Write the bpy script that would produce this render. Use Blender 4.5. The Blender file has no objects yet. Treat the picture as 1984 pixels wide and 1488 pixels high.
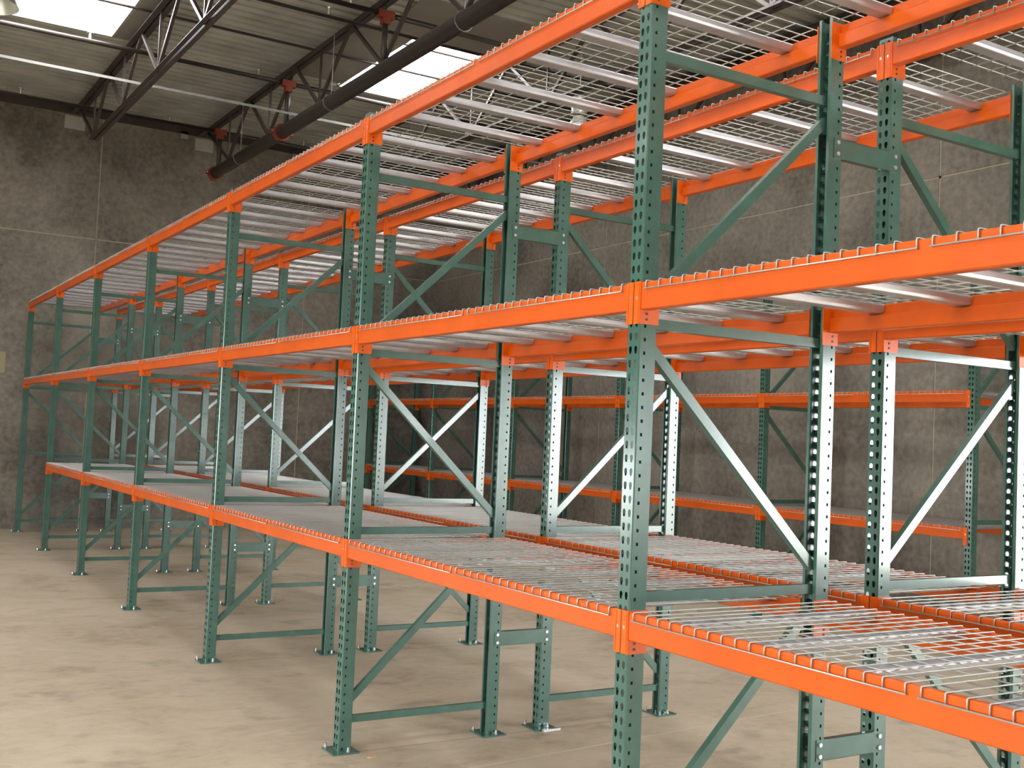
import bpy, math, random
from mathutils import Vector, Matrix
random.seed(7)
SC = bpy.context.scene
COL = SC.collection

# ------------------------------------------------------------------ camera
F_PX = 2138.7
CAM = Vector((-2.5795, -3.2892, 1.8188))
YAW, PITCH, ROLL = 0.5498, 0.0485, 0.0439
cy, sy, cp, sp = math.cos(YAW), math.sin(YAW), math.cos(PITCH), math.sin(PITCH)
fwd = Vector((sy*cp, cy*cp, sp)); rgt0 = Vector((cy, -sy, 0)); up0 = rgt0.cross(fwd)
rgt = rgt0*math.cos(ROLL) + up0*math.sin(ROLL)
upv = -rgt0*math.sin(ROLL) + up0*math.cos(ROLL)
cam_d = bpy.data.cameras.new('camera'); cam = bpy.data.objects.new('camera', cam_d); COL.objects.link(cam)
cam_d.sensor_width = 36.0; cam_d.sensor_fit = 'HORIZONTAL'; cam_d.lens = F_PX/1984*36
cam_d.clip_start = 0.05; cam_d.clip_end = 200
M = Matrix((rgt, upv, -fwd)).transposed().to_4x4(); M.translation = CAM
cam.matrix_world = M
SC.camera = cam

# ------------------------------------------------------------------ world, lights, exposure
SKY_STRENGTH = 26.0
SKYLIGHT_STRENGTH = 15.0
world = bpy.data.worlds.new('sky'); SC.world = world; world.use_nodes = True
bg = world.node_tree.nodes['Background']
bg.inputs['Color'].default_value = (0.93, 0.97, 1.0, 1); bg.inputs['Strength'].default_value = SKY_STRENGTH
SC.view_settings.view_transform = 'Standard'; SC.view_settings.look = 'None'
SC.view_settings.gamma = 1.0; SC.view_settings.use_curve_mapping = False
SC.view_settings.exposure = 0.19
SC.cycles.use_denoising = True
SC.cycles.max_bounces = 7; SC.cycles.diffuse_bounces = 4; SC.cycles.glossy_bounces = 4
SC.cycles.sample_clamp_indirect = 6.0
SC.cycles.caustics_reflective = False; SC.cycles.caustics_refractive = False

def portal(loc, size_x, size_y, rot):
    l = bpy.data.lights.new('door_daylight', 'AREA'); l.shape = 'RECTANGLE'
    l.size = size_x; l.size_y = size_y; l.cycles.is_portal = True
    o = bpy.data.objects.new('door_daylight', l); COL.objects.link(o)
    o.location = loc; o.rotation_euler = rot

# ------------------------------------------------------------------ materials
def srgb(r, g, b):
    def c(v):
        v /= 255.0
        return v/12.92 if v <= .04045 else ((v+.055)/1.055)**2.4
    return (c(r), c(g), c(b), 1)

def mat(name, col, rough=.5, metal=0.0, noise=None, bump=None, spec=.5, coat=0.0):
    """noise = (scale, amount of darkening/lightening, detail)"""
    m = bpy.data.materials.new(name); m.use_nodes = True
    nt = m.node_tree; b = nt.nodes['Principled BSDF']
    b.inputs['Base Color'].default_value = col; b.inputs['Roughness'].default_value = rough
    b.inputs['Metallic'].default_value = metal; b.inputs['Specular IOR Level'].default_value = spec
    b.inputs['Coat Weight'].default_value = coat; b.inputs['Coat Roughness'].default_value = .12
    if noise or bump:
        tc = nt.nodes.new('ShaderNodeTexCoord')
    if noise:
        n = nt.nodes.new('ShaderNodeTexNoise'); n.inputs['Scale'].default_value = noise[0]
        n.inputs['Detail'].default_value = noise[2] if len(noise) > 2 else 4
        nt.links.new(tc.outputs['Object'], n.inputs['Vector'])
        r = nt.nodes.new('ShaderNodeValToRGB'); a = noise[1]
        r.color_ramp.elements[0].position = .3; r.color_ramp.elements[1].position = .7
        r.color_ramp.elements[0].color = (col[0]*(1-a), col[1]*(1-a), col[2]*(1-a), 1)
        r.color_ramp.elements[1].color = (min(1, col[0]*(1+a)), min(1, col[1]*(1+a)), min(1, col[2]*(1+a)), 1)
        nt.links.new(n.outputs['Fac'], r.inputs['Fac']); nt.links.new(r.outputs['Color'], b.inputs['Base Color'])
    if bump:
        n2 = nt.nodes.new('ShaderNodeTexNoise'); n2.inputs['Scale'].default_value = bump[0]; n2.inputs['Detail'].default_value = 3
        nt.links.new(tc.outputs['Object'], n2.inputs['Vector'])
        bp = nt.nodes.new('ShaderNodeBump'); bp.inputs['Strength'].default_value = bump[1]; bp.inputs['Distance'].default_value = bump[2]
        nt.links.new(n2.outputs['Fac'], bp.inputs['Height']); nt.links.new(bp.outputs['Normal'], b.inputs['Normal'])
    return m

def emit(name, col, s):
    m = bpy.data.materials.new(name); m.use_nodes = True; nt = m.node_tree
    nt.nodes.remove(nt.nodes['Principled BSDF'])
    e = nt.nodes.new('ShaderNodeEmission'); e.inputs['Color'].default_value = col; e.inputs['Strength'].default_value = s
    nt.links.new(e.outputs[0], nt.nodes['Material Output'].inputs[0]); return m

GREEN = mat('green_paint', srgb(64, 98, 86), .24, 0, (9, .12), (160, .10, .001), .6, .35)
ORANGE = mat('orange_paint', srgb(207, 86, 6), .36, 0, (7, .07), (220, .06, .001), .45)
ORANGE_CLIP = mat('orange_clip_paint', srgb(218, 93, 8), .34, 0, (25, .10), None, .45)
ZINC = mat('zinc_wire', srgb(186, 186, 181), .38, .5)
GALV = mat('galvanised_channel', srgb(188, 187, 192), .33, .5, (14, .08))
BOLT = mat('bright_zinc_bolt', srgb(225, 228, 230), .25, .8)
DARK_STEEL = mat('dark_joist_primer', srgb(70, 62, 58), .42, .15, (6, .12))
PIPE = mat('black_pipe', srgb(62, 55, 50), .40, .2, (5, .15))
RED_FIT = mat('orange_red_fitting', srgb(134, 54, 32), .55)
DECK = mat('galvanised_roof_deck', srgb(216, 218, 209), .34, .25, (1.6, .22, 5))
FLAT = mat('flat_grey_sheet', srgb(150, 146, 138), .55, .1, (4, .06))
CONDUIT = mat('pale_bridging', srgb(150, 150, 146), .5, .2)
LAMP_MAT = mat('spun_aluminium', srgb(206, 208, 198), .35, .5)
PLATE = mat('pale_wall_plate', srgb(168, 164, 154), .6, 0, (20, .06))
TAN = mat('tan_wall_patch', srgb(150, 140, 108), .7)
SEAL = mat('joint_sealant', srgb(170, 160, 140), .8)
DIM_SEAL = mat('floor_joint_filler', srgb(196, 184, 164), .85)
LENS = emit('skylight_lens', (1.0, 1.0, 1.0, 1), SKYLIGHT_STRENGTH)
GLOW = emit('lit_lamp', (1.0, .98, .95, 1), 9.0)
APRON = mat('outside_concrete', srgb(200, 196, 186), .8, 0, (1, .05))

def concrete_wall():
    m = bpy.data.materials.new('wall_concrete'); m.use_nodes = True; nt = m.node_tree; b = nt.nodes['Principled BSDF']
    N = nt.nodes.new; L = nt.links.new
    g = N('ShaderNodeNewGeometry')
    n1 = N('ShaderNodeTexNoise'); n1.inputs['Scale'].default_value = .55; n1.inputs['Detail'].default_value = 6; n1.inputs['Roughness'].default_value = .6
    n2 = N('ShaderNodeTexNoise'); n2.inputs['Scale'].default_value = 14; n2.inputs['Detail'].default_value = 5
    L(g.outputs['Position'], n1.inputs['Vector']); L(g.outputs['Position'], n2.inputs['Vector'])
    mx = N('ShaderNodeMix'); mx.data_type = 'FLOAT'; mx.inputs[0].default_value = .3
    L(n1.outputs['Fac'], mx.inputs[2]); L(n2.outputs['Fac'], mx.inputs[3])
    r = N('ShaderNodeValToRGB'); e = r.color_ramp.elements
    e[0].position = .38; e[0].color = srgb(90, 84, 75); e[1].position = .62; e[1].color = srgb(143, 135, 122)
    L(mx.outputs[0], r.inputs['Fac']); L(r.outputs['Color'], b.inputs['Base Color'])
    b.inputs['Roughness'].default_value = .82
    bp = N('ShaderNodeBump'); bp.inputs['Strength'].default_value = .25; bp.inputs['Distance'].default_value = .004
    L(n2.outputs['Fac'], bp.inputs['Height']); L(bp.outputs['Normal'], b.inputs['Normal'])
    return m
WALL = concrete_wall()

L_BAY = 2.6
def concrete_floor():
    m = bpy.data.materials.new('floor_concrete'); m.use_nodes = True; nt = m.node_tree; b = nt.nodes['Principled BSDF']
    N = nt.nodes.new; L = nt.links.new
    g = N('ShaderNodeNewGeometry'); sep = N('ShaderNodeSeparateXYZ'); L(g.outputs['Position'], sep.inputs[0])
    mp = N('ShaderNodeMapping'); mp.inputs['Scale'].default_value = (1.0, 1.35, 1); mp.inputs['Rotation'].default_value = (0, 0, .55)
    L(g.outputs['Position'], mp.inputs['Vector'])
    n1 = N('ShaderNodeTexNoise'); n1.inputs['Scale'].default_value = .75; n1.inputs['Detail'].default_value = 7; n1.inputs['Roughness'].default_value = .62; n1.inputs['Distortion'].default_value = .6
    n2 = N('ShaderNodeTexNoise'); n2.inputs['Scale'].default_value = 4.5; n2.inputs['Detail'].default_value = 9; n2.inputs['Roughness'].default_value = .74; n2.inputs['Distortion'].default_value = 1.2
    L(mp.outputs[0], n1.inputs['Vector']); L(mp.outputs[0], n2.inputs['Vector'])
    mx = N('ShaderNodeMix'); mx.data_type = 'FLOAT'; mx.inputs[0].default_value = .4
    L(n1.outputs['Fac'], mx.inputs[2]); L(n2.outputs['Fac'], mx.inputs[3])
    r = N('ShaderNodeValToRGB'); e = r.color_ramp.elements
    e[0].position = .34; e[0].color = srgb(148, 135, 118); e[1].position = .56; e[1].color = srgb(187, 173, 151)
    c = e.new(.45); c.color = srgb(175, 160, 138)
    L(mx.outputs[0], r.inputs['Fac'])
    # small dark smudges
    n3 = N('ShaderNodeTexNoise'); n3.inputs['Scale'].default_value = 2.1; n3.inputs['Detail'].default_value = 5
    L(mp.outputs[0], n3.inputs['Vector'])
    r3 = N('ShaderNodeValToRGB'); e3 = r3.color_ramp.elements
    e3[0].position = .30; e3[0].color = (.55, .54, .55, 1); e3[1].position = .40; e3[1].color = (1, 1, 1, 1)
    L(n3.outputs['Fac'], r3.inputs['Fac'])
    mul = N('ShaderNodeMix'); mul.data_type = 'RGBA'; mul.blend_type = 'MULTIPLY'; mul.inputs[0].default_value = .55
    L(r.outputs['Color'], mul.inputs[6]); L(r3.outputs['Color'], mul.inputs[7])
    # snapped red chalk layout lines under the frames (real marks on the slab)
    def math_(op, a, bb=None, v=None):
        q = N('ShaderNodeMath'); q.operation = op
        L(a, q.inputs[0])
        if bb is not None: L(bb, q.inputs[1])
        if v is not None: q.inputs[1].default_value = v
        return q.outputs[0]
    yy = math_('ADD', sep.outputs['Y'], v=L_BAY*20+L_BAY/2+.05)
    yy = math_('MODULO', yy, v=L_BAY); yy = math_('SUBTRACT', yy, v=L_BAY/2); yy = math_('ABSOLUTE', yy)
    on = math_('LESS_THAN', yy, v=.0035)
    xr = math_('SUBTRACT', sep.outputs['X'], v=1.15); xr = math_('ABSOLUTE', xr); xr = math_('LESS_THAN', xr, v=1.3)
    on = math_('MULTIPLY', on, xr); on = math_('MULTIPLY', on, v=.75)
    ch = N('ShaderNodeMix'); ch.data_type = 'RGBA'; ch.inputs[7].default_value = srgb(112, 62, 52)
    L(on, ch.inputs[0]); L(mul.outputs[2], ch.inputs[6]); L(ch.outputs[2], b.inputs['Base Color'])
    b.inputs['Roughness'].default_value = .62; b.inputs['Specular IOR Level'].default_value = .3
    bp = N('ShaderNodeBump'); bp.inputs['Strength'].default_value = .15; bp.inputs['Distance'].default_value = .003
    L(n2.outputs['Fac'], bp.inputs['Height']); L(bp.outputs['Normal'], b.inputs['Normal'])
    return m
FLOOR = concrete_floor()

# ------------------------------------------------------------------ mesh helpers
class MB:
    def __init__(s): s.v = []; s.f = []
    def quad(s, a, b, c, d):
        n = len(s.v); s.v += [tuple(a), tuple(b), tuple(c), tuple(d)]; s.f.append((n, n+1, n+2, n+3))
    def box(s, x0, x1, y0, y1, z0, z1):
        n = len(s.v)
        s.v += [(x, y, z) for z in (z0, z1) for x, y in ((x0, y0), (x1, y0), (x1, y1), (x0, y1))]
        s.f += [(n, n+3, n+2, n+1), (n+4, n+5, n+6, n+7)] + [(n+i, n+(i+1) % 4, n+4+(i+1) % 4, n+4+i) for i in range(4)]
        return s
    def tube(s, pts, r, n=6, cap=True):
        """round bar through a list of points (mitred)"""
        pts = [Vector(p) for p in pts]; rings = []
        for i, p in enumerate(pts):
            d0 = (pts[i]-pts[i-1]).normalized() if i else (pts[1]-pts[0]).normalized()
            d1 = (pts[i+1]-pts[i]).normalized() if i < len(pts)-1 else d0
            t = (d0+d1).normalized(); c = max(.35, t.dot(d1))
            ref = Vector((0, 1, 0)) if abs(t.y) < .9 else Vector((0, 0, 1))
            u = t.cross(ref).normalized(); w = t.cross(u).normalized()
            k = len(s.v)
            for j in range(n):
                a = 2*math.pi*(j+.5)/n; s.v.append(tuple(p + (u*math.cos(a)/c + w*math.sin(a))*r if ref.y else p + (u*math.cos(a) + w*math.sin(a))*r))
            rings.append(k)
        for a, b in zip(rings, rings[1:]):
            for j in range(n): s.f.append((a+j, a+(j+1) % n, b+(j+1) % n, b+j))
        if cap:
            s.f.append(tuple(rings[0]+j for j in reversed(range(n)))); s.f.append(tuple(rings[-1]+j for j in range(n)))
        return s
    def sweep(s, prof, p0, p1, side, closed=False, cap=False):
        """profile points (a,b) swept from p0 to p1; a along 'side', b along side x dir"""
        p0, p1, side = Vector(p0), Vector(p1), Vector(side).normalized(); d = (p1-p0).normalized()
        side = (side - d*side.dot(d)).normalized(); up = side.cross(d).normalized()
        n = len(s.v); k = len(prof)
        for P in (p0, p1):
            for a, b in prof: s.v.append(tuple(P + side*a + up*b))
        for i in range(k if closed else k-1):
            j = (i+1) % k; s.f.append((n+i, n+j, n+k+j, n+k+i))
        if cap: s.f.append(tuple(n+i for i in reversed(range(k)))); s.f.append(tuple(n+k+i for i in range(k)))
        return s
    def lathe(s, prof, c=(0, 0, 0), n=24):
        k = len(s.v)
        for r, z in prof:
            for j in range(n):
                a = 2*math.pi*j/n; s.v.append((c[0]+r*math.cos(a), c[1]+r*math.sin(a), c[2]+z))
        for i in range(len(prof)-1):
            for j in range(n): s.f.append((k+i*n+j, k+i*n+(j+1) % n, k+(i+1)*n+(j+1) % n, k+(i+1)*n+j))
        return s
    def mesh(s, name, m, smooth=False):
        me = bpy.data.meshes.new(name); me.from_pydata(s.v, [], s.f); me.materials.append(m)
        if smooth:
            me.polygons.foreach_set('use_smooth', [True]*len(me.polygons))
        me.update(); return me

def link(name, me, parent=None, loc=(0, 0, 0), rz=0.0, rot=None):
    o = bpy.data.objects.new(name, me); COL.objects.link(o)
    if parent: o.parent = parent
    o.location = loc; o.rotation_euler = rot if rot else (0, 0, rz); return o
def empty(name, loc=(0, 0, 0), rz=0.0):
    o = bpy.data.objects.new(name, None); o.empty_display_size = .1; COL.objects.link(o); o.location = loc; o.rotation_euler = (0, 0, rz); return o
def tag(o, label, cat, group=None):
    o['label'] = label; o['category'] = cat
    if group: o['group'] = group
    return o
def struct(o, label=None, cat=None):
    o['kind'] = 'structure'
    if label: o['label'] = label
    if cat: o['category'] = cat
    return o

# ------------------------------------------------------------------ the setting
XR, YB, XL, YF, ZC = 7.43, 16.1, -13.6, -13.0, 7.0
fl = struct(link('floor', MB().box(XL, XR, YF, YB, -.15, 0).mesh('floor', FLOOR)), 'beige stained concrete warehouse floor slab under all the racks', 'floor')
gr = struct(link('ground', MB().box(-40, 40, -45, 30, -.35, -.16).mesh('ground', APRON)), 'pale concrete yard outside the dock doors', 'ground')
# floor saw cut: a pale filled joint crossing behind the near frames
jm = MB()
for (x0, y0, x1, y1) in ((-.6, 1.91, 7.4, 2.74), (-6, -2.9, 7.4, -2.75)):
    jm.sweep([(-.004, 0), (-.004, .001), (.004, .001), (.004, 0)], (x0, y0, .0003), (x1, y1, .0003), (0, 1, 0), closed=True, cap=True)
link('floor_joint', jm.mesh('floor_joint', DIM_SEAL), fl)

def wall(name, axis, pos, sgn, cuts, zc, openings, label):
    """tilt-up wall: axis 'y' = wall plane at y=pos running along x; every panel is its own piece, gaps filled by pale sealant"""
    root = empty(name); struct(root, label, 'wall')
    g = .017
    def slab(u0, u1, z0, z1, d0, d1, nm, m):
        if u1-u0 < .02 or z1-z0 < .02: return
        b = MB()
        lo, hi = sorted((pos+sgn*d0, pos+sgn*d1))
        if axis == 'y': b.box(u0, u1, lo, hi, z0, z1)
        else: b.box(lo, hi, u0, u1, z0, z1)
        link(nm, b.mesh(nm, m), root)
    def minus(u0, u1, z0, z1, ops):
        rects = [(u0, u1, z0, z1)]
        for (a, b_, c, d) in ops:
            out = []
            for (p, q, r, s) in rects:
                if a >= q or b_ <= p or c >= s or d <= r: out.append((p, q, r, s)); continue
                if p < a: out.append((p, a, r, s))
                if b_ < q: out.append((b_, q, r, s))
                A, B = max(p, a), min(q, b_)
                if r < c: out.append((A, B, r, c))
                if d < s: out.append((A, B, d, s))
            rects = out
        return rects
    zs = [0, zc, 7.6]
    for a, b_ in zip(cuts, cuts[1:]):
        for z0, z1 in zip(zs, zs[1:]):
            for R in minus(a+g/2, b_-g/2, z0+(g/2 if z0 else 0), z1-g/2, openings): slab(*R, 0, .16, 'wall_panel', WALL)
    # sealant strips, set a little back in each joint
    for c in cuts[1:-1]:
        for R in minus(c-g, c+g, 0, 7.6, openings): slab(*R, .006, .15, 'joint_sealant', SEAL)
    for R in minus(cuts[0], cuts[-1], zc-g/2, zc+g/2, openings): slab(R[0], R[1], zc-g, zc+g, .006, .15, 'joint_sealant', SEAL)
    return root
wall('wall_back', 'y', YB, 1, [XL-.16, -10.1, -6.4, -2.7, 1.0, 4.71, XR], 4.83, [(-13.3, -10.3, 0, 1.5)], 'dark grey brown tilt-up concrete wall at the far end')
DOORS_R = [(-12.9, -10.7, 0, 2.8), (-7.7, -3.2, 0, 2.8)]
wall('wall_right', 'x', XR, 1, [YF-.16, -7.8, -1.7, 4.40, 10.45, YB+.16], 4.83, DOORS_R, 'dark grey brown tilt-up concrete wall behind the far rack row')
ADDED_DOORS_L = [(-6.5, -2.6, 0, 3.3), (-.8, 3.4, 0, 3.3)]  # unseen openings, added to light the beam fronts from the left
wall('wall_left', 'x', XL, -1, [YF-.16, -7.8, -1.7, 4.4, 10.45, YB+.16], 4.83, ADDED_DOORS_L, 'concrete wall across the open floor on the left')
DOORS_F = []
wall('wall_front', 'y', YF, -1, [XL, -10.1, -6.4, -2.7, 1.0, 4.71, XR], 4.83, DOORS_F, 'concrete wall with dock doors behind the viewer')
portal((-11.8, YB+.1, .75), 3.0, 1.5, (math.radians(-90), 0, 0))
for DR in ADDED_DOORS_L: portal((XL-.1, (DR[0]+DR[1])/2, DR[3]/2), DR[3], DR[1]-DR[0], (0, math.radians(-90), 0))
for DR in DOORS_R: portal((XR+.1, (DR[0]+DR[1])/2, DR[3]/2), DR[3], DR[1]-DR[0], (0, math.radians(90), 0))
for D in DOORS_F: portal(((D[0]+D[1])/2, YF-.1, D[3]/2), D[1]-D[0], D[3], (math.radians(90), 0, 0))

# roof deck: 8 inch ribs running across the building, cut out at the skylights
SKY = [(-.97, .31, 9.66, 12.16), (3.60, 4.88, 9.66, 12.16)]
for sx in (-.97, -5.6, -10.2, 3.60):  # unseen skylights continuing the grid, added for softer overhead and side light
    for sy_ in (9.66, 3.9, -1.9, -7.7):
        if sx == -.97 and sy_ in (3.9,): continue
        t = (sx, sx+1.28, sy_, sy_+2.5)
        if not any(abs(t[0]-q[0]) < .1 and abs(t[2]-q[2]) < .1 for q in SKY): SKY.append(t)
def deck_mesh(x0, x1, ya, yb):
    """rib profile on one continuous 8 inch grid, clipped to ya..yb"""
    b = MB(); dz = .12; prof = [(0, 0), (.128, 0), (.116, dz), (.212, dz), (.2, 0)]
    n0 = int((ya-YF)//.2)-1; n1 = int((yb-YF)//.2)+1
    for n in range(n0, n1+1):
        o = YF + n*.2
        for (p, za), (q, zb) in zip(prof, prof[1:]):
            y0, y1 = o+p, o+q
            if y1 > y0:
                if y1 <= ya or y0 >= yb: continue
                c0, c1 = max(y0, ya), min(y1, yb)
                f = lambda y: ZC + za + (zb-za)*(y-y0)/(y1-y0)
                b.quad((x0, c0, f(c0)), (x1, c0, f(c0)), (x1, c1, f(c1)), (x0, c1, f(c1)))
            elif ya <= y1 and y0 <= yb:
                b.quad((x0, y0, ZC+za), (x1, y0, ZC+za), (x1, y1, ZC+zb), (x0, y1, ZC+zb))
    return b.mesh('ceiling', DECK)
ce = struct(empty('ceiling'), 'ribbed galvanised metal roof deck on dark joists', 'ceiling')
rows_y = sorted({(round(q[2]-.035, 3), round(q[3]+.035, 3)) for q in SKY}); cols_x = sorted({(round(q[0]-.035, 3), round(q[1]+.035, 3)) for q in SKY})
yc = YF-.1
for (ya, yb) in rows_y + [(YB+.16, None)]:
    link('deck_sheet', deck_mesh(XL-.1, XR+.1, yc, ya), ce)
    if yb is None: break
    xc = XL-.1
    for (xa, xb) in [c for c in cols_x if any(abs(q[0]-.035-c[0]) < .01 and abs(q[2]-.035-ya) < .01 for q in SKY)] + [(XR+.1, None)]:
        link('deck_sheet', deck_mesh(xc, xa, ya, yb), ce); xc = xb
    yc = yb
for i, s in enumerate(SKY):
    x0, x1, y0, y1 = s
    k = empty('skylight', ((x0+x1)/2, (y0+y1)/2, ZC))
    hx, hy = (x1-x0)/2, (y1-y0)/2
    c = MB()
    c.box(-hx-.03, -hx, -hy-.03, hy+.03, -.012, .16); c.box(hx, hx+.03, -hy-.03, hy+.03, -.012, .16)
    c.box(-hx, hx, -hy-.03, -hy, -.012, .16); c.box(-hx, hx, hy, hy+.03, -.012, .16)
    link('curb', c.mesh('curb', FLAT), k)
    link('diffuser', MB().box(-hx, hx, -hy, hy, .11, .13).mesh('diffuser', LENS), k)
    if i != 0: link('crossbar', MB().box(-hx, hx, -hy+.42, -hy+.47, .06, .10).mesh('crossbar', DARK_STEEL), k)
    where = {0: 'glowing white roof skylight in the top left corner above the open floor', 1: 'glowing white roof skylight crossed by the big black pipe'}.get(i)
    tag(k, where or 'glowing roof skylight outside the photo, %s roof bay, %s' % (('left', 'far left', 'farthest left', 'right')[[-.97, -5.6, -10.2, 3.6].index(x0)], {9.66: 'deep end', 3.9: 'above the near racks', -1.9: 'over the viewer', -7.7: 'door end'}[y0]), 'skylight', 'roof skylights')
# flat grey sheets closing the deck beside the two skylights
for k, (x0, x1, y0, y1) in enumerate(((.335, .54, 9.9, 12.16), (2.74, 3.565, 9.66, 12.0), (3.1, 4.75, 8.3, 9.62))):
    o = link('trim_%d' % (k+1), MB().box(x0, x1, y0, y1, ZC-.018, ZC-.004).mesh('trim', FLAT)); struct(o)

def angle_pair(b, p0, p1, s=.05, gap=.012):
    """double angle chord: two L bars back to back"""
    for q in (-1, 1):
        b.sweep([(q*gap, -s/2), (q*gap, s/2), (q*(gap+.006), s/2), (q*(gap+.006), -s/2+.006), (q*(gap+s), -s/2+.006), (q*(gap+s), -s/2)], p0, p1, (1, 0, 0), closed=True, cap=True)
ZT, ZBT = 6.92, 6.14
def truss(x, label):
    k = empty('roof_joist', (x, 0, 0)); tag(k, label, 'joist', 'open web roof joists')
    tb = MB(); angle_pair(tb, (0, YF, ZT), (0, YB-.02, ZT), .075); link('top_chord', tb.mesh('top_chord', DARK_STEEL), k)
    bb = MB(); angle_pair(bb, (0, YF+1.2, ZBT), (0, 14.5, ZBT), .06); link('bottom_chord', bb.mesh('bottom_chord', DARK_STEEL), k)
    diag = MB().sweep([(-.02, -.02), (.02, -.02), (.02, .02), (-.02, .02)], (0, 0, ZBT), (0, 1.0, ZT), (1, 0, 0), closed=True, cap=True).mesh('web_member', DARK_STEEL)
    diag2 = MB().sweep([(-.02, -.02), (.02, -.02), (.02, .02), (-.02, .02)], (0, 0, ZBT), (0, -1.0, ZT), (1, 0, 0), closed=True, cap=True).mesh('web_member', DARK_STEEL)
    vert = MB().sweep([(-.012, -.014), (.012, -.014), (.012, .014), (-.012, .014)], (0, 0, ZBT), (0, .0, ZT), (1, 0, 0), closed=True, cap=True).mesh('web_member', DARK_STEEL)
    y = 14.53
    link('web_member', MB().sweep([(-.02, -.02), (.02, -.02), (.02, .02), (-.02, .02)], (0, 14.45, ZBT), (0, 15.85, ZT), (1, 0, 0), closed=True, cap=True).mesh('web_member', DARK_STEEL), k)
    while y > YF+1.3:
        if y < 14: link('web_member', diag, k, (0, y, 0))
        else: link('web_member', vert, k, (0, y-.02, 0))
        link('web_member', diag2, k, (0, y, 0))
        if y < 14: link('web_member', vert, k, (0, y, 0))
        y -= 2.0
    return k
for x, l in ((.57, 'dark open web roof joist nearest the top left skylight'), (2.68, 'dark open web roof joist above the big black pipe'),
             (5.0, 'dark open web roof joist seen through the top wire decks'), (7.2, 'dark open web roof joist along the right wall'),
             (-1.55, 'dark open web roof joist just outside the top left corner'), (-3.9, 'dark open web roof joist left of the frame'),
             (-6.2, 'dark open web roof joist second left of the frame'), (-8.5, 'dark open web roof joist third left of the frame'), (-10.8, 'dark open web roof joist farthest left of the frame')):
    truss(x, l)
# ledger angle on the far wall
lg = MB(); lg.box(XL, XR, YB-.10, YB, ZC-.012, ZC-.002); lg.box(XL, XR, YB-.012, YB-.001, ZC-.13, ZC-.012)
struct(link('trim_4', lg.mesh('trim', DARK_STEEL)))
# embed plates on the far wall under the joist seats, and small plates between them
for x, l in ((.56, 'pale square embed plate high on far wall, under left joist end'), (2.72, 'pale square embed plate high on far wall, beside orange pipe fitting')):
    e = MB().box(x-.17, x+.15, YB-.012, YB-.001, 6.62, 6.84); tag(link('embed_plate', e.mesh('embed_plate', PLATE)), l, 'plate', 'embed plates')
for x, z, l in ((2.36, 6.86, 'small pale wall plate left of the orange pipe fitting'), (3.52, 6.84, 'small pale wall plate behind the end of the black pipe'), (4.4, 6.82, 'small pale wall plate right of the black pipe under the roof')):
    tag(link('wall_plate', MB().box(x-.06, x+.06, YB-.012, YB-.001, z-.07, z+.06).mesh('wall_plate', PLATE)), l, 'plate', 'small wall plates')
tag(link('wall_notice', MB().box(-.95, -.27, YB-.01, YB-.001, 2.50, 2.84).mesh('wall_notice', TAN)), 'tan blank rectangle on the far wall at the left edge', 'panel')

# ------------------------------------------------------------------ sprinkler pipes
XP, ZP = 2.60, 6.0
mp = empty('sprinkler_main', (XP, 0, ZP)); tag(mp, 'big black sprinkler main pipe with orange couplings under the roof', 'pipe')
link('pipe_run', MB().tube([(0, YF+.2, 0), (0, 14.95, 0)], .094, 20).mesh('pipe_run', PIPE, True), mp)
def ring(r0, r1, w, n=24):
    b = MB(); k = len(b.v); prof = [(r0, -w/2), (r1, -w/2), (r1, w/2), (r0, w/2)]
    for rr, yy in prof:
        for j in range(n): a = 2*math.pi*j/n; b.v.append((rr*math.cos(a), yy, rr*math.sin(a)))
    for i in range(4):
        for j in range(n): b.f.append((i*n+j, i*n+(j+1) % n, ((i+1) % 4)*n+(j+1) % n, ((i+1) % 4)*n+j))
    return b
rg = ring(.093, .124, .05)
rg.box(.115, .155, -.02, .02, -.03, .03); rg.box(-.155, -.115, -.02, .02, -.03, .03)
rgm = rg.mesh('coupling', RED_FIT); boltm = MB().tube([(0, -.035, 0), (0, .035, 0)], .013, 8).mesh('coupling_bolt', BOLT)
for y in (14.93, 11.72, 4.7, 1.2, -2.3, -5.8):
    c = link('coupling', rgm, mp, (0, y, 0))
    for s in (-1, 1): link('coupling_bolt', boltm, c, (s*.137, 0, 0))
hang = MB().tube([(-.0, 0, .09), (0, 0, .9)], .006, 6).tube([(.106*math.cos(a), 0, .106*math.sin(a)) for a in [2*math.pi*i/16 for i in range(17)]], .005, 5, False).mesh('pipe_hanger', CONDUIT)
for y in (13.6, 9.9, 6.4, 3.0): link('pipe_hanger', hang, mp, (0, y, 0))
for y in (14.9, 11.66, 8.42):
    link('riser', MB().tube([(.04, y, .08), (.04, y, .72)], .036, 14).mesh('riser', PIPE, True), mp)
    link('tee_fitting', MB().box(-.06, .14, y-.045, y+.045, .65, .74).box(-.01, .09, y-.045, y+.045, .58, .65).mesh('tee_fitting', RED_FIT), mp)
HEAD = MB().tube([(0, 0, .02), (0, 0, .11)], .018, 8).box(-.035, .035, -.035, .035, .105, .112).mesh('sprinkler_head', BOLT)
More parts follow.
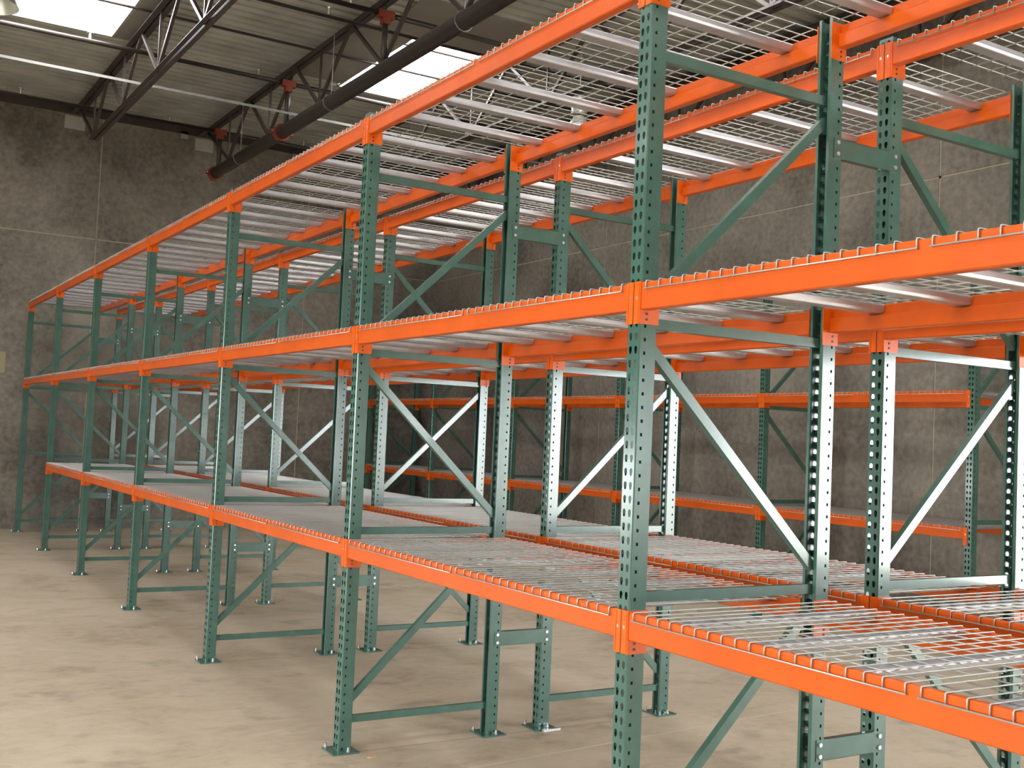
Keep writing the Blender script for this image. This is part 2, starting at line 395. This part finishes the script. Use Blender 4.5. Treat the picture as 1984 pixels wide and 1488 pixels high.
for y, z, r, l, m in ((14.9, 6.70, .030, 'thin dark branch pipe nearest the far wall', PIPE), (11.66, 6.70, .030, 'branch pipe crossing joists beside the top left skylight', PIPE),
                (8.42, 6.70, .030, 'thin dark branch pipe nearest the top edge of the photo', PIPE), (9.1, 6.78, .022, 'thin dark branch pipe second from the top edge', PIPE)):
    k = empty('branch_pipe', (0, y, z)); tag(k, l, 'pipe', 'sprinkler branch pipes')
    for xa, xb in (((XL+.3, XP-.062), (XP+.142, XR-.1)) if y != 9.1 else ((XL+.3, XR-.1),)):
        link('pipe_run', MB().tube([(xa, 0, 0), (xb, 0, 0)], r, 10).mesh('pipe_run', m, True), k)
    for x in (-8.9, -5.9, -2.9, -.35, 1.9, 4.2, 6.4): link('sprinkler_head', HEAD, k, (x + (.3 if y < 12 else -.1), 0, 0))
k = link('conduit', MB().tube([(XL+.3, 10.75, 6.94), (XR-.1, 10.75, 6.94)], .018, 8).mesh('conduit', PIPE, True)); tag(k, 'thin dark conduit tight under the ribbed roof deck', 'conduit')
for y, l in ((11.36, 'pale flat bridging bar crossing below the roof deck at top left'),):
    k = link('bridging_bar', MB().sweep([(-.03, 0), (.03, 0), (.03, .004), (-.026, .004), (-.026, .035), (-.03, .035)], (XL+.2, y, 6.20), (XR-.1, y, 6.20), (0, 1, 0), closed=True, cap=True).mesh('bridging_bar', CONDUIT)); tag(k, l, 'bar')

# ------------------------------------------------------------------ high bay lamps
def lamp(x, y, z, label, s=1.0, on=False):
    k = empty('high_bay_lamp', (x, y, z)); tag(k, label, 'lamp', 'high bay lamps')
    link('reflector', MB().lathe([(.275*s, 0), (.27*s, .03), (.245*s, .10), (.19*s, .19), (.12*s, .26), (.08*s, .29), (.075*s, .29), (.115*s, .255), (.185*s, .185), (.24*s, .095), (.262*s, .03), (.275*s, 0)], n=36).mesh('reflector', LAMP_MAT, True), k)
    link('ballast_housing', MB().lathe([(0, .29), (.085, .29), (.10, .31), (.10, .50), (.07, .53), (0, .53)], n=20).mesh('ballast_housing', LAMP_MAT), k)
    link('bulb', MB().lathe([(0, .02), (.04*s, .03), (.055*s, .08), (.045*s, .15), (.02, .24), (.02, .29)], n=16).mesh('bulb', GLOW if on else PLATE, True), k)
    link('hanging_rod', MB().tube([(0, 0, .53), (0, 0, 7.0-z)], .008, 6).mesh('hanging_rod', CONDUIT), k)
lamp(-1.60, 7.92, 5.62, 'spun metal high bay lamp shade in the top left corner')
lamp(5.05, 7.85, 5.55, 'lit high bay lamp seen through the top wire decks', .6, True)

# ------------------------------------------------------------------ rack kit
Z1, Z2, Z3 = 1.2004, 2.4229, 3.6421
D, G, HU = .970, .378, 3.66
W = .038      # half of the three inch upright
def upright_mesh():
    b = MB(); pitch = .0508; n = 72; zoff = .0
    def holed(o, ux, uz, w, h, hole):
        """cell w x h (corner at o) with polygon hole (8 pts in cell coordinates)"""
        out = [(0, 0), (w/2, 0), (w, 0), (w, h/2), (w, h), (w/2, h), (0, h), (0, h/2)]
        k = len(b.v)
        for (a, c) in out + hole: b.v.append((o[0]+ux[0]*a, o[1]+ux[1]*a, o[2]+c))
        for i in range(8):
            j = (i+1) % 8; b.f.append((k+i, k+j, k+8+j, k+8+i))
    def tear(cx, cz):
        return [(cx-.0045, cz-.0145), (cx, cz-.0155), (cx+.0045, cz-.0145), (cx+.0088, cz+.001), (cx+.0075, cz+.0105), (cx, cz+.0145), (cx-.0075, cz+.0105), (cx-.0088, cz+.001)]
    def sq(cx, cz, r=.0052, h=.0062):
        return [(cx-r, cz-h), (cx, cz-h), (cx+r, cz-h), (cx+r, cz), (cx+r, cz+h), (cx, cz+h), (cx-r, cz+h), (cx-r, cz)]
    c = .004
    for i in range(n):
        z = i*pitch
        # web, facing -x : two columns of teardrops
        holed((-W, -W+c, z), (0, 1), None, W-c, pitch, tear((W-c)*.5+.001, pitch/2))
        holed((-W, 0, z), (0, 1), None, W-c, pitch, tear((W-c)*.5-.001, pitch/2))
        # flanges
        wf = 2*W-c
        for sg in (-1, 1):
            hole = sq(.020, pitch*.25)
            holed((-W+c, sg*W, z), (1, 0), None, wf, pitch, hole)
            # added blind square socket behind each hole, shaped to keep it dark inside
            k = len(b.v); q = [hole[j] for j in (0, 2, 4, 6)]
            for yy in (sg*W, sg*(W-.013)):
                for (a_, c_) in q: b.v.append((-W+c+a_, yy, z+c_))
            for j in range(4): b.f.append((k+j, k+(j+1) % 4, k+4+(j+1) % 4, k+4+j))
            b.f.append((k+4, k+5, k+6, k+7))
    H = n*pitch
    b.quad((-W, -W+c, 0), (-W+c, -W, 0), (-W+c, -W, H), (-W, -W+c, H)); b.quad((-W, W-c, 0), (-W+c, W, 0), (-W+c, W, H), (-W, W-c, H))
    # return lips
    for s in (-1, 1):
        b.quad((W, s*W, 0), (W+.002, s*(W-.002), 0), (W+.002, s*(W-.002), H), (W, s*W, H))
        b.quad((W+.002, s*(W-.002), 0), (W+.002, s*(W-.016), 0), (W+.002, s*(W-.016), H), (W+.002, s*(W-.002), H))
        b.quad((W+.002, s*(W-.016), 0), (W-.010, s*(W-.016), 0), (W-.010, s*(W-.016), H), (W+.002, s*(W-.016), H))
    return b.mesh('upright', GREEN)
UPR = upright_mesh()
def chan(p0, p1, h=.040, d=.030):
    """cold formed C brace, web facing -y"""
    t = .0022
    prof = [(0, -h/2), (0, h/2), (d, h/2), (d, h/2-.008), (d-t, h/2-.008), (d-t, h/2-t), (t, h/2-t), (t, -h/2+t), (d-t, -h/2+t), (d-t, -h/2+.008), (d, -h/2+.008), (d, -h/2)]
    b = MB(); p0 = Vector(p0); p1 = Vector(p1); dr = (p1-p0).normalized(); side = Vector((0, 1, 0)); up = dr.cross(side)
    k = len(prof)
    for P in (p0, p1):
        for a, c in prof: b.v.append(tuple(P + side*(a-d/2) + up*c))
    for i in range(k): j = (i+1) % k; b.f.append((i, j, k+j, k+i))
    return b
XI = W-.006
def brace(name, x0, z0, x1, z1): return chan((x0, 0, z0), (x1, 0, z1)).mesh(name, GREEN)
HZ = [brace('horizontal_brace', XI, z, D-XI, z) for z in (.178, 1.245, 2.272, 3.305)]
DGM = [brace('diagonal_brace', XI, 1.165, D-XI, .285), brace('diagonal_brace', XI, 1.335, D-XI, 2.19), brace('diagonal_brace', XI, 3.22, D-XI, 2.36)]
DG = [brace('diagonal_brace', XI, .285, D-XI, 1.165), brace('diagonal_brace', XI, 2.19, D-XI, 1.335), brace('diagonal_brace', XI, 2.36, D-XI, 3.22)]
PLT = MB().box(-.085, .075, -.085, .085, .0005, .009).mesh('base_plate', GREEN)
ANC = MB().tube([(0, 0, .009), (0, 0, .035)], .007, 8).tube([(0, 0, .009), (0, 0, .018)], .012, 6).mesh('anchor_bolt', BOLT)

ORD = ['first', 'second', 'third', 'fourth', 'fifth', 'sixth', 'seventh', 'eighth', 'ninth']
protos = {}
def copy_tree(o, parent=None):
    c = o.copy(); COL.objects.link(c)
    if parent: c.parent = parent
    for ch in o.children: copy_tree(ch, c)
    return c
def frame_proto(flip):
    k = empty('upright_frame')
    link('upright', UPR, k, (0, 0, .009)); link('upright', UPR, k, (D, 0, .009), math.pi)
    for m in HZ: link('horizontal_brace', m, k)
    for m in (DGM if flip else DG): link('diagonal_brace', m, k)
    for x, s in ((0, 1), (D, 1)):
        p = link('base_plate', PLT, k, (x, 0, 0)); link('anchor_bolt', ANC, p, (.012, -.066, 0)); link('anchor_bolt', ANC, p, (-.07, .066, 0))
    return k
def frame(x, y, flip, label, group):
    kf = 'frame%d' % flip
    if kf not in protos: protos[kf] = frame_proto(flip); o = protos[kf]
    else: o = copy_tree(protos[kf])
    o.location = (x, y, 0)
    tag(o, label, 'rack frame', group); return o

# beam: 4 inch step beam, origin at the middle of its top edge line, outer face at local x = -W-.003, step facing +x
BL = L_BAY - 2*(W+.0035)
XO = -W-.003
def beam_mesh():
    hi, lo, st, h = .029, .044, .041, .103
    prof = [(XO, -h+.004), (XO, -.005), (XO+.0015, -.0015), (XO+.005, 0), (XO+hi-.003, 0), (XO+hi, -.003), (XO+hi, -st), (XO+lo-.003, -st), (XO+lo, -st-.003), (XO+lo, -h+.004), (XO+lo-.004, -h), (XO+.004, -h)]
    b = MB(); k = len(prof)
    for y in (-BL/2, BL/2):
        for a, c in prof: b.v.append((a, y, c))
    for i in range(k): j = (i+1) % k; b.f.append((i, j, k+j, k+i))
    b.f.append(tuple(range(k))); b.f.append(tuple(reversed([k+i for i in range(k)])))
    return b.mesh('shelf_beam', ORANGE)
BEAM = beam_mesh()
def connector_mesh(s):
    """angle clip at the end y = s*BL/2: side plate against the upright flange, face plate over the teardrop web"""
    b = MB(); y0 = s*(BL/2); y1 = s*(BL/2+.0032); ya, yb = min(y0, y1), max(y0, y1)
    H = .155
    # side plate with two round rivet marks cut as shallow dark sockets below the beam
    b.box(XO, W+.008, ya, yb, -H, .004)
    # face plate (outer face, with a slight crease)
    y2 = s*(BL/2+.0035+W-.0025); c0, c1 = sorted((y0, y2))
    b.box(XO-.0035, XO-.0003, c0, c1, -H, .004)
    b.box(XO-.0055, XO-.0034, *sorted((s*(BL/2+.006), s*(BL/2+.012))), -H+.004, 0)
    return b.mesh('beam_connector', ORANGE_CLIP)
CON = {s: connector_mesh(s) for s in (-1, 1)}
DARKM = mat('dark_rivet', srgb(70, 52, 44), .5)
def rivet_mesh(s):
    b = MB(); y = s*(BL/2) - s*.0012
    for z in (-.116, -.137): b.tube([(-.012, y+.0008, z), (-.012, y-.0012, z)], .0052, 10)
    return b.mesh('rivet', DARKM)
RIV = {s: rivet_mesh(s) for s in (-1, 1)}
TABM = MB().box(XO-.0048, XO-.0036, -.004, .004, -.064, -.052).mesh('safety_clip', BOLT)
def beam_proto():
    o = link('shelf_beam', BEAM)
    for s in (-1, 1):
        c = link('beam_connector', CON[s], o); link('rivet', RIV[s], c)
        link('safety_clip', TABM, c, (0, s*(BL/2+.022), 0))
    return o
def beam(x, ymid, z, rear, label, group):
    if 'beam' not in protos: protos['beam'] = beam_proto(); o = protos['beam']
    else: o = copy_tree(protos['beam'])
    o.location = (x, ymid, z); o.rotation_euler = (0, 0, math.pi if rear else 0)
    tag(o, label, 'shelf beam', group); return o

DW = 1.20
def deck_wires():
    b = MB(); r = .0027; zt = .0034; hook = .030
    ps = [0, .076] + [.076+(DW-.152)*i/16 for i in range(1, 16)] + [DW-.076, DW]
    xf, xb = XO-.0062, D-XO+.0062
    for p in ps:
        y = p-DW/2
        b.tube([(xf, y, -hook), (xf, y, zt-.005), (xf+.0018, y, zt-.0012), (xf+.006, y, zt), (xb-.006, y, zt), (xb-.0018, y, zt-.0012), (xb, y, zt-.005), (xb, y, -hook)], r, 6)
    for i in range(9):
        x = .045 + (D-.09)*i/8
        b.tube([(x, -DW/2-.006, zt-2*r), (x, DW/2+.006, zt-2*r)], r, 6)
    b.tube([(xf-2*r, -DW/2-.006, -hook+.003), (xf-2*r, DW/2+.006, -hook+.003)], r, 6)
    b.tube([(xb+2*r, -DW/2-.006, -hook+.003), (xb+2*r, DW/2+.006, -hook+.003)], r, 6)
    return b.mesh('wire_deck', ZINC, True)
DKW = deck_wires()
def channel():
    b = MB(); zt = -.0048; h = .033; t = .002
    prof = [(-.036, zt), (-.037, zt-.004), (-.034, zt-h*.6), (-.030, zt-h+.003), (-.026, zt-h), (.026, zt-h), (.030, zt-h+.003), (.034, zt-h*.6), (.037, zt-.004), (.036, zt)]
    x0, x1 = XO+.031, D-XO-.031; k = len(prof)
    for x in (x0, x1):
        for a, c in prof: b.v.append((x, a, c))
    for i in range(k): j = (i+1) % k; b.f.append((i, k+i, k+j, j))
    b.f.append(tuple(range(k))); b.f.append(tuple(reversed([k+i for i in range(k)])))
    return b.mesh('support_channel', GALV)
CHN = channel()
def deck_proto():
    o = link('wire_deck', DKW)
    for y in (-.40, 0, .40): link('support_channel', CHN, o, (0, y, 0))
    return o
def deck(x, ymid, z, label, group):
    if 'deck' not in protos: protos['deck'] = deck_proto(); o = protos['deck']
    else: o = copy_tree(protos['deck'])
    o.location = (x, ymid, z); tag(o, label, 'wire deck', group); return o

# row spacer between back to back frames
SPX0, SPX1 = D-.010, D+G+.010
def spacer_proto():
    b = MB(); h = .088; y = -W-.0008
    b.box(SPX0, SPX1, y-.0028, y, -h/2, h/2); b.box(D+W+.006, D+G-W-.006, y-.0028, y+.022, h/2-.003, h/2); b.box(D+W+.006, D+G-W-.006, y-.0028, y+.022, -h/2, -h/2+.003)
    o = link('row_spacer', b.mesh('row_spacer', GREEN))
    bm = MB().tube([(0, y-.0028, 0), (0, y-.0105, 0)], .0092, 10).mesh('bolt', BOLT)
    for x in (D+.008, D+G-.008):
        for z in (-.024, .024): link('bolt', bm, o, (x, 0, z))
    return o
def spacer(y, z, label):
    if 'sp' not in protos: protos['sp'] = spacer_proto(); o = protos['sp']
    else: o = copy_tree(protos['sp'])
    o.location = (0, y, z); tag(o, label, 'row spacer', 'row spacers between the paired racks')

ROWN = {'A': 'front', 'B': 'middle', 'C': 'back'}
XA, XB = 0.0, D+G
def row(code, x, lines, levels, flip):
    """lines: list of y of the frames, nearest first; levels: {name: (z, number of bays from the nearest)}"""
    rn = ROWN[code]
    for i, y in enumerate(lines):
        if code == 'C': n = i
        else: n = i-1
        if n < 0: lab = 'green upright frame of the %s rack row, outside the photo beyond the right edge' % rn
        elif n == 0: lab = 'green perforated upright frame of the %s rack row, nearest in view' % rn
        else: lab = 'green perforated upright frame of the %s rack row, %s from the near end in view' % (rn, ORD[n])
        frame(x, y, flip, lab, 'upright frames of the %s rack row' % rn)
    for lv, (z, nb) in levels.items():
        for j in range(nb):
            ym = (lines[j]+lines[j+1])/2
            for rear in (0, 1):
                side = ('aisle side', 'rear side')[rear] if code != 'B' else ('spacer side', 'wall side')[rear]
                beam(x+(D if rear else 0), ym, z, rear, 'orange beam, %s of the %s row, %s level, %s bay from near end' % (side, rn, lv, ORD[j]), 'orange shelf beams of the %s row' % rn)
            for q, s in ((0, -1), (1, 1)):
                deck(x, ym+s*(DW/2+.026), z, 'zinc wire deck panel, %s half of %s bay, %s level, %s row' % (('near', 'far')[q], ORD[j], lv, rn), 'wire decks of the %s row' % rn)
linesAB = [-2.6+2.6*i for i in range(8)]
ZB = -.004
row('A', XA, linesAB, {'bottom': (Z1+ZB, 6), 'middle': (Z2+ZB, 7), 'top': (Z3+ZB, 7)}, False)
row('B', XB, linesAB, {'bottom': (Z1+ZB, 6), 'middle': (Z2+ZB, 7), 'top': (Z3+ZB, 7)}, True)
for i, y in enumerate(linesAB):
    for z, nm in ((.583, 'low'), (3.105, 'high')):
        spacer(y, z, ('green row spacer plate bolted %s between paired uprights, ' % nm) + ('beyond the right edge' if i == 0 else 'nearest in view' if i == 1 else '%s from the near end' % ORD[i-1]))
YC0 = 13.352
row('C', 6.084, [YC0-2.6*4+2.6*i for i in range(6)], {'bottom': (Z1+ZB, 5), 'middle': (Z2+ZB, 5)}, False)

# bright metal shim lying at the foot of the second frame
tag(link('metal_shim', MB().box(-.01, .12, -.011, .011, .0005, .014).mesh('metal_shim', BOLT), None, (XB-.035, 2.6-.10, .0), .03), 'bright zinc bar lying on the floor beside an upright foot', 'shim')
# small tan leaf-like scrap on the floor by the nearest foot
b = MB(); b.v = [(.03*math.cos(a)*(1+.2*math.sin(3*a)), .018*math.sin(a), .003+.004*math.cos(a)**2) for a in [i*math.pi/6 for i in range(12)]] + [(.03*math.cos(a)*(1+.2*math.sin(3*a)), .018*math.sin(a), .0005) for a in [i*math.pi/6 for i in range(12)]]
b.f = [tuple(range(12)), tuple(reversed(range(12, 24)))] + [(i, 12+i, 12+(i+1) % 12, (i+1) % 12) for i in range(12)]
tag(link('paper_scrap', b.mesh('paper_scrap', mat('tan_scrap', srgb(205, 160, 120), .7)), None, (.11, 2.42, 0), .3), 'small tan scrap on the floor by a front upright foot', 'scrap')
